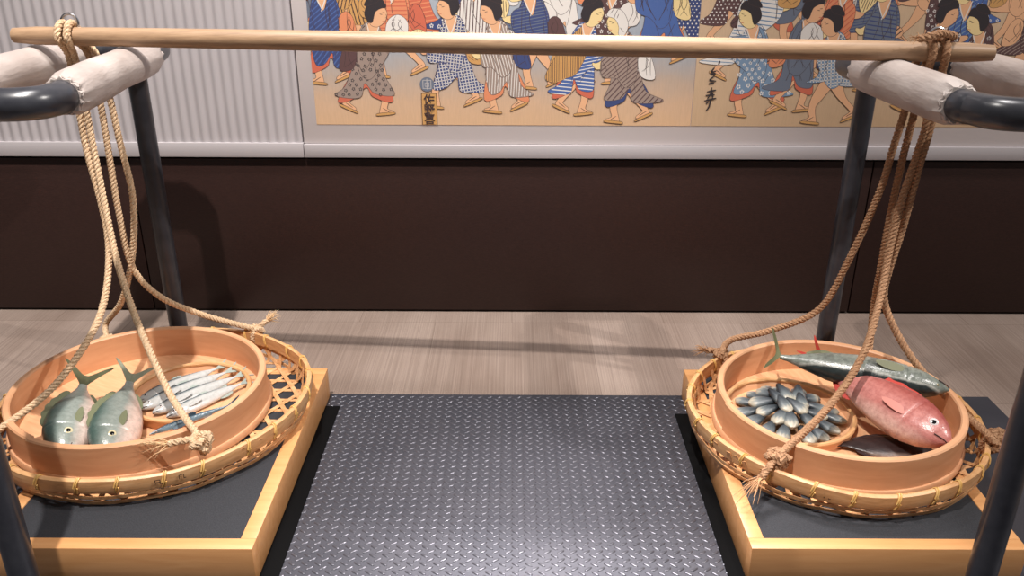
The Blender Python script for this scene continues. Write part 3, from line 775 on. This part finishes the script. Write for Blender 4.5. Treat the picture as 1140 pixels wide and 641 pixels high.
# sardines, shingled side by side in their tray
hd = V(-.66, -.75, 0); pp = V(.75, -.66, 0)
SL = ['silver sardine furthest back in the tray, nearest the tub wall behind', 'second sardine from the back of the tray', 'third sardine from the back of the tray, beneath the rope', 'sardine at the front edge of the tray, blue back showing']
for k, (o_, sh) in enumerate(((-.060, .0), (-.021, -.004), (.018, .004), (.057, .006))):
    c_ = V(T1[0], T1[1], 0)+pp*o_-hd*sh
    place_fish('sardine', SL[k], 'fish', (.215, .23, .225, .20)[k], SLIM, fm_sar, fm_sarfin, (c_.x, c_.y), hd+V(0, 0, -.02), V(-.66, .57, .32), TZ, M['eye_white'], 'slim', pec=fm_sar, eye_s=.9, eye_z=.012, eye_r=.017, group='sardines in the small tray')
place_fish('saury', 'thin blue-backed fish lying alone between the sardine tray and tub wall', 'fish', .185, SAURY, fm_sau, fm_sau, (-.750, 1.684), (-.74, -.66, 0), (-.3, .3, .9), FZ, M['eye_white'], 'slim', raise_=.024, eye_s=.92, eye_z=.006, eye_r=.012)
place_fish('dark_fish', 'dark brown fish at the bottom of the tub under the red fish', 'fish', .20, FLAT, fm_dark, fm_darkfin, (.850, 1.612), (.97, -.14, .0), (.15, .95, .2), FZ, M['eye_white'], 'bream')
place_fish('red_bream', 'red sea bream with its head by the tub wall', 'fish', .365, BREAM, fm_red, fm_redfin, (.862, 1.703), (.44, -.90, -.03), (.74, .25, .50), FZ, M['eye_white'], 'bream', raise_=.032, eye_s=.885, eye_z=.03, tail_up=.9, side=-1, pec=fm_redpec, eye_r=.026)
place_fish('bonito', 'dark bonito lying across the top of the right tub', 'fish', .385, TUNA, fm_bon, fm_bonfin, (.852, 1.806), (.93, -.37, -.03), (-.3, -.72, -.42), FZ, M['eye_gold'], 'tuna', raise_=.056, eye_s=.93, eye_z=.01, eye_r=.008, tail_up=-.7, tail_span=1.25, side=1)

# ------------------------------------------------------------------ shellfish in the right tray
msh = mat('shell_slate', lin(86, 92, 96), .35); N, L, b = nodes(msh)
tc = N.new('ShaderNodeTexCoord'); sp_ = N.new('ShaderNodeSeparateXYZ'); L.new(tc.outputs['Object'], sp_.inputs[0])
mr = N.new('ShaderNodeMapRange'); mr.inputs['From Min'].default_value = -.03; mr.inputs['From Max'].default_value = .028; L.new(sp_.outputs['X'], mr.inputs['Value'])
nz = noise_tex(msh, coords(msh, (1, 3, 3)), 60, 4)
ma = N.new('ShaderNodeMath'); ma.operation = 'MULTIPLY_ADD'; L.new(nz, ma.inputs[0]); ma.inputs[1].default_value = .4; L.new(mr.outputs[0], ma.inputs[2])
setcol(msh, ramp(msh, ma.outputs[0], [(.2, lin(30, 33, 37)), (.55, lin(60, 67, 73)), (.85, lin(108, 115, 117)), (1., lin(170, 164, 148))]))
bump(msh, nz, .3, .002)
def shell_proto():
    root = thing('shellfish', 'x', 'shellfish', group='shellfish heaped in the small tray')
    for sg, nm in ((1, 'upper_valve'), (-1, 'lower_valve')):
        m_ = MB(); n = 14; rings = []
        for q in range(10):
            s_ = q/9; x = -.030+.054*s_
            wd = (.0045+.0098*math.sin(PI/2*min(1, s_*1.25)))*(1 if s_ < .72 else math.sqrt(max(.02, 1-((s_-.72)/.285)**2)))
            ht = .0082*math.sin(PI*(.06+.9*s_))**.5
            rings.append([V(x, wd*math.cos(PI*j/(n-1)), sg*(.0004+ht*math.sin(PI*j/(n-1))*(1+.03*math.sin(q*2)))) for j in range(n)])
        m_.loft(rings); m_.build(nm, msh, root)
    return root
sp0 = shell_proto(); first = True
spots = []
# outer ring with ends pointing out, a middle ring and a heap in the centre
for k in range(15): spots.append((.104, -2.75+k*2*PI/15, 0, .16))
for k in range(11): spots.append((.069, -2.9+k*2*PI/11, .013, .26))
for k in range(6): spots.append((.032, -2.4+k*2*PI/6, .028, .3))
for i, (r_, a, dz, tl) in enumerate(spots):
    s_ = sp0 if i == 0 else dup(sp0)
    a += random.uniform(-.1, .1); aa = a+random.uniform(-.3, .3)
    if i >= 26: aa = -1.7+random.uniform(-.9, .9)
    r_ += random.uniform(-.008, .004)
    x, y = T2[0]+r_*math.cos(a)+(.006 if i > 14 else 0), T2[1]+r_*math.sin(a)+(.010 if i > 14 else 0)
    s_.location = (x, y, TZ+.012+dz)
    s_.rotation_euler = (random.uniform(-.25, .25), tl*.6, aa)
    sc_ = random.uniform(1.08, 1.26); s_.scale = (sc_, sc_, sc_)
    s_['label'] = ('slate grey shellfish lying in the outer ring along the tray rim' if i < 15 else 'slate grey shellfish in the second ring, resting on the outer ones' if i < 26 else 'slate grey shellfish on top of the heap in the middle of the tray')
    s_['group'] = 'shellfish of the outer ring' if i < 15 else 'shellfish of the second ring' if i < 26 else 'shellfish on top of the heap'

# ------------------------------------------------------------------ padded tube stands
def stand(sg, xi0, xi1, xo, y0, y1, yf, yr, legs, label):
    """xi0/xi1: inner rail x at the front/back; padding runs y0..y1; tube loop closes at yf and yr"""
    t = thing('padded_stand', label, 'stand', (sg*legs[0][0], legs[0][1], 0))
    O = V(sg*legs[0][0], legs[0][1], 0)
    z = .888; rt = .031
    def xi(y): return xi0+(xi1-xi0)*(y-y0)/(y1-y0)
    def p(x, y, zz=z): return V(sg*x, y, zz)-O
    loop = [p(xi(1.75), 1.75), p(xi(y0), y0), p(xi(yf)+.004, yf+.06), p(xi(yf)+.022, yf+.02), p(xi(yf)+.065, yf), p((xi0+xo)/2, yf), p(xo-.065, yf), p(xo-.02, yf+.02), p(xo, yf+.07), p(xo, 1.9),
            p(xo, yr-.07), p(xo-.02, yr-.02), p(xo-.065, yr), p((xi1+xo)/2, yr), p(xi(yr)+.065, yr), p(xi(yr)+.02, yr-.02), p(xi(yr), yr-.07)]
    m_ = MB(); m_.tube(cat(loop, 6, True), rt, 20, False, True); m_.build('top_rail', M['tube'], t)
    (lx0, ly0), (lx1, ly1) = legs
    for k in (0, 1):
        m_ = MB()
        if k: path = [p(lx1, ly1, 0), p(lx1, ly1, .4), p(lx1-.0, ly1, z-.02)]
        else: path = cat([p(lx0, ly0, 0), p(lx0, ly0, .35), p(lx0, ly0, .62), p(lx0+.02, ly0+.08, .78), p((xi0+xo)/2-.02, yf-.16, .86), p((xi0+xo)/2, yf+.0, z-.004)], 6)
        m_.tube(path, .0245, 18); m_.build('leg', M['tube'], t)
    for x_of, a0, a1 in ((xi, y0, y1), (lambda y: xo, y0-.02, y1+.06)):
        m_ = MB(); n = 36; rings = []; K = 30
        for q in range(K+1):
            s_ = q/K; y = a0+(a1-a0)*s_; r_ = .0455
            e = min(s_, 1-s_)*K
            if e < 2.5: r_ = .0345+.011*math.sin(PI/2*e/2.5)
            rr = []
            for j in range(n):
                th = 2*PI*j/n
                ruffle = .0032*math.sin(th*13)*max(0, 1-e/2.6)
                wob = .0022*mnoise.noise(V(math.cos(th)*1.2+sg, y*5, math.sin(th)*1.2+xo*9))+.0014*math.sin(y*19+th*2+xo)*max(0, math.sin(y*7))
                rad = r_+ruffle+wob
                rr.append(p(x_of(y)+rad*math.cos(th)*sg, y, z+rad*math.sin(th)))
            rings.append(rr)
        m_.loft(rings); o = m_.build('padding', M['vinyl'], t); o['label'] = 'grey vinyl padding sleeve'
        for yy in (a0+.006, a1-.006):
            e_ = MB(); e_.tube([p(x_of(yy)+(.0362+.0022*math.sin(i*13*2*PI/52))*math.cos(2*PI*i/52), yy+.0025*math.sin(i*13*2*PI/52+1), z+(.0362+.0022*math.sin(i*13*2*PI/52))*math.sin(2*PI*i/52)) for i in range(52)], .0022, 6, False, True)
            e_.build('gathered_hem', M['vinyl'], o)
    return t
stand(-1, .880, .930, 1.132, 1.665, 2.215, 1.575, 2.34, ((.884, 1.2), (.958, 2.185)), 'black tube stand with padded rails carrying the left end of the pole')
stand(1, .850, .826, 1.098, 1.612, 2.035, 1.525, 2.15, ((.852, 1.2), (.868, 2.095)), 'black tube stand with padded rails carrying the right end of the pole')

# ------------------------------------------------------------------ carrying pole with its two steel rings
PA, PB = V(-1.166, 2.045, .9570), V(1.040, 1.885, .9480)
d = (PB-PA); PLn = d.length; dn = d.normalized()
pole = thing('carrying_pole', 'long pale wooden carrying pole lying across both padded stands', 'pole', PA)
m_ = MB(); K = 40
m_.tube([dn*(PLn*q/K) for q in range(K+1)], [(.0205+.0025*math.sin(PI*q/K))*(.82 if q in (0, K) else 1) for q in range(K+1)], 22)
m_.build('shaft', M['pole'], pole)
def pole_at(u): 
    # point of the pole's axis seen in the photo's column u
    lo, hi = 0., 1.
    for _ in range(40):
        t = (lo+hi)/2; q = PA.lerp(PB, t)
        c, s = math.cos(PITCH), math.sin(PITCH); f_ = q.y*c-(q.z-CH)*s
        if 570+FPX*q.x/f_ < u: lo = t
        else: hi = t
    return PA.lerp(PB, lo)
for u in (76, 1043):
    c_ = pole_at(u)-PA+V(0, .014, .029); m_ = MB()
    m_.tube([c_+V(.0195*math.cos(2*PI*i/28), .003*math.sin(2*PI*i/28), .0195*math.sin(2*PI*i/28)) for i in range(28)], .0034, 8, False, True)
    m_.tube([c_+V(0, 0, -.019), c_+V(0, -.006, -.034)], .003, 8)
    m_.build('eye_ring', M['steel'], pole)

# ------------------------------------------------------------------ ropes
def twist(m_, path, r, pitch=.03, step=.0045, strands=3, seg=6, phase=0, taper=None):
    P, Ln = resample([Vector(p) for p in path], step)
    K = len(P); T = [(P[min(i+1, K-1)]-P[max(i-1, 0)]).normalized() for i in range(K)]
    u = T[0].orthogonal().normalized(); fr = []
    for i in range(K):
        u = (u-T[i]*u.dot(T[i])); u = u.normalized() if u.length > 1e-6 else T[i].orthogonal().normalized()
        fr.append((u.copy(), T[i].cross(u)))
    for k in range(strands):
        c_ = []
        for i in range(K):
            a = 2*PI*(k/strands)+2*PI*(i*Ln/(K-1))/pitch+phase
            c_.append(P[i]+(fr[i][0]*math.cos(a)+fr[i][1]*math.sin(a))*r*.52)
        m_.tube(c_, r*.56, seg)
def fray(m_, base, direc, n=26, l=.045, spread=.5, r=.0009):
    for k in range(n):
        d_ = (Vector(direc).normalized()+V(random.uniform(-1, 1), random.uniform(-1, 1), random.uniform(-.8, .8))*spread).normalized()
        w_ = V(random.uniform(-1, 1), random.uniform(-1, 1), random.uniform(-1, 1))*.010
        ll = l*random.uniform(.5, 1.1); b0 = base+V(random.uniform(-1, 1), random.uniform(-1, 1), random.uniform(-1, 1))*.004
        m_.tube([b0, b0+d_*ll*.35+w_*.4, b0+d_*ll*.7+w_, b0+d_*ll+w_*1.3-V(0, 0, .006)], [r, r, r*.8, r*.3], 4)
def knot(parent, c_, out, size, r, mt, fm, tail=None, wrap=True, turns=1):
    """overhand knot: a small trefoil of the same rope, a wrap round the rim and a frayed tail"""
    m_ = MB(); o = Vector(out).normalized(); sd = V(-o.y, o.x, 0); up = V(0, 0, 1)
    for w_ in range(turns):
        P = []
        for i in range(49):
            t_ = 2*PI*i/48
            a = (math.sin(t_)+2*math.sin(2*t_))/3; b_ = (math.cos(t_)-2*math.cos(2*t_))/3; e = -math.sin(3*t_)
            if w_: a, b_ = b_, a
            P.append(c_+sd*a*size+up*b_*size*.85+o*(e*size*.42+w_*size*.35))
        twist(m_, P, r, .022, .005, 3, 5)
    if wrap:
        P = [c_+o*(.012*math.cos(2*PI*i/16)-.008)+up*(.020*math.sin(2*PI*i/16)-.014)+sd*(.010*(i/16)-.005) for i in range(20)]
        twist(m_, P, r*.9, .022, .005, 3, 5)
    if tail is not None:
        tl = Vector(tail)
        twist(m_, cat([c_, c_+tl*.35+up*.006, c_+tl*.75], 5), r, .022, .005, 3, 5)
    k = m_.build('knot', mt, parent)
    if tail is not None:
        f_ = MB(); fray(f_, c_+tl*.72, tl, 34, tl.length*.75, .42); fo = f_.build('frayed_end', fm, k)
def rim_pt(B, ctr_, rz, u, v, dz=0):
    p = on_z(u, v, PZ+BH); a = math.atan2(p.y-B[1], p.x-B[0])
    rr = B[2]-.006
    return V(B[0]+rr*math.cos(a), B[1]+rr*math.sin(a), PZ+BH-.004+dz), V(math.cos(a), math.sin(a), 0)

def rope_set(name, label, top_u, ropes, knots, r, mt, fm, B):
    c0 = pole_at(top_u)
    root = thing(name, label, 'rope', (B[0], B[1], PZ)); O = Vector(root.location)
    K = {}
    for key, (u, v, tail, dz, size, turns) in knots.items():
        q, o = rim_pt(B, None, 0, u, v, dz)
        if dz > .01: q = on_z(u, v, PZ+BH+dz)-o*.008-V(0, 0, .006)
        K[key] = (q, o)
        t_ = None
        if tail is not None: t_ = Vector(tail)
        knot(root, q+o*.008+V(0, 0, .006)-O, o, size, r, mt, fm, t_, True, turns)
    for (front, back_, dx) in ropes:
        rp = .0215+r
        top = [c0+dn*dx+V(0, -rp*math.cos(a), rp*math.sin(a)) for a in (-.2, .35, .9, PI/2, 2.2, 2.8, PI+.2)]
        def leg(spec, sg):
            key, pts = spec
            out = [on_y(u, v, y) for u, v, y in pts]
            q, o = K[key]; out.append(q+o*.006+V(0, 0, .012)); return out
        path = leg(front, -1)[::-1]+top+leg(back_, 1)
        m_ = MB(); twist(m_, [p_-O for p_ in cat(path, 10)], r, .030, .0045, 3, 6); m_.build('rope', mt, root)
    return root, O, c0

LK = {'left': (3, 487, (-.03, -.05, -.012), 0, .017, 1), 'front': (224, 491, (-.085, -.02, .004), .026, .022, 2), 'back': (288, 368, (.035, .03, .028), 0, .018, 1), 'rear': (112, 371, None, 0, .014, 1)}
Lr = [((('left'), [(77, 64, 2.045), (86, 112, 2.03), (96, 165, 2.01), (113, 228, 1.975), (121, 275, 1.93), (117, 330, 1.85), (100, 375, 1.76), (55, 435, 1.67)]),
       (('back'), [(99, 62, 2.075), (112, 116, 2.07), (121, 170, 2.06), (132, 235, 2.05), (147, 296, 2.045), (178, 330, 2.06), (225, 350, 2.10)]), -.010),
      ((('front'), [(84, 66, 2.045), (94, 112, 2.03), (104, 165, 2.01), (116, 225, 1.97), (127, 277, 1.92), (140, 322, 1.85), (159, 373, 1.76), (190, 440, 1.65)]),
       (('rear'), [(108, 62, 2.075), (122, 108, 2.07), (134, 160, 2.06), (147, 214, 2.05), (149, 262, 2.04), (144, 305, 2.045), (134, 338, 2.07), (118, 360, 2.11)]), .012)]
rope_set('hanging_rope', 'pale straw rope looped over the left pole end, tied to the left basket', 75, Lr, LK, .0082, M['rope'], M['fibre'], LB)
RK = {'rear': (787, 388, (-.045, .005, .012), 0, .018, 1), 'right': (1078, 486, None, .0, .028, 2), 'front': (867, 510, (-.06, -.05, -.03), .020, .021, 2), 'back': (981, 374, (.01, .01, -.03), 0, .013, 1)}
Rr = [((('front'), [(1033, 84, 1.885), (1032, 134, 1.89), (1018, 180, 1.90), (1003, 226, 1.90), (989, 285, 1.88), (979, 336, 1.83), (961, 394, 1.74), (925, 450, 1.65)]),
       (('rear'), [(1014, 84, 1.935), (1008, 120, 1.94), (994, 166, 1.95), (979, 214, 1.96), (948, 283, 1.99), (913, 343, 2.03), (860, 367, 2.05), (815, 378, 2.05)]), -.014),
      ((('right'), [(1048, 84, 1.885), (1038, 134, 1.89), (1022, 190, 1.90), (1006, 250, 1.90), (990, 300, 1.89), (984, 330, 1.88), (994, 362, 1.85), (1020, 405, 1.80), (1060, 448, 1.74)]),
       (('back'), [(1024, 84, 1.935), (1018, 124, 1.94), (1004, 180, 1.95), (991, 240, 1.96), (980, 300, 1.98), (972, 345, 2.03)]), .014)]
rr_, RO, rc0 = rope_set('hanging_rope', 'brown rope hitched round the right pole end, tied to the right basket', 1038, Rr, RK, .0088, M['rope_brown'], M['fibre_brown'], RB)
m_ = MB(); c_ = rc0-RO
P = cat([c_+V(-.052, -.030, .030), c_+V(-.034, -.036, .036), c_+V(-.006, -.030, .042), c_+V(.020, -.022, .038), c_+V(.034, -.004, .032), c_+V(.030, .03, .02)], 8)
twist(m_, P, .0088, .026, .005); kk = m_.build('hitch', M['rope_brown'], rr_)
f_ = MB(); fray(f_, P[0], V(-1, -.2, .1), 18, .014, .5); f_.build('frayed_end', M['fibre_brown'], kk)

# ------------------------------------------------------------------ light
def spot(name, loc, aim, power, size_deg, blend, rad, col):
    l = bpy.data.lights.new(name, 'SPOT'); l.energy = power; l.spot_size = math.radians(size_deg); l.spot_blend = blend; l.shadow_soft_size = rad; l.color = col
    o = bpy.data.objects.new(name, l); C.objects.link(o); o.location = loc
    o.rotation_euler = (Vector(aim)-Vector(loc)).to_track_quat('-Z', 'Y').to_euler(); return o
WARM = (1, .945, .89)
spot('ceiling_spot', (-.72, .45, 5.0), (-.65, 1.8, .2), 1150, 44, .6, .04, WARM)
spot('ceiling_spot', (4.2, .25, 5.0), (.45, 1.9, .2), 760, 38, .5, .04, WARM)
spot('wall_washer', (-.9, 1.75, 3.6), (-.8, 2.58, .9), 180, 80, .9, .15, (1, .95, .94))
spot('wall_washer', (1.1, 1.75, 3.6), (1.0, 2.58, .9), 180, 80, .9, .15, (1, .95, .94))
spot('plate_glow_spot', (.10, 2.42, 2.15), (.08, .95, 0), 460, 44, 1, .22, (1, .94, .93))  # added spot, no fixture modelled: aimed at the floor plate to give its glow
w = bpy.data.worlds.new('room_light'); bpy.context.scene.world = w; w.use_nodes = True
w.node_tree.nodes['Background'].inputs['Color'].default_value = (1, .95, .93, 1)
w.node_tree.nodes['Background'].inputs['Strength'].default_value = .13
vs = bpy.context.scene.view_settings
vs.view_transform = 'Standard'; vs.look = 'None'; vs.gamma = 1; vs.use_curve_mapping = False; vs.exposure = 0
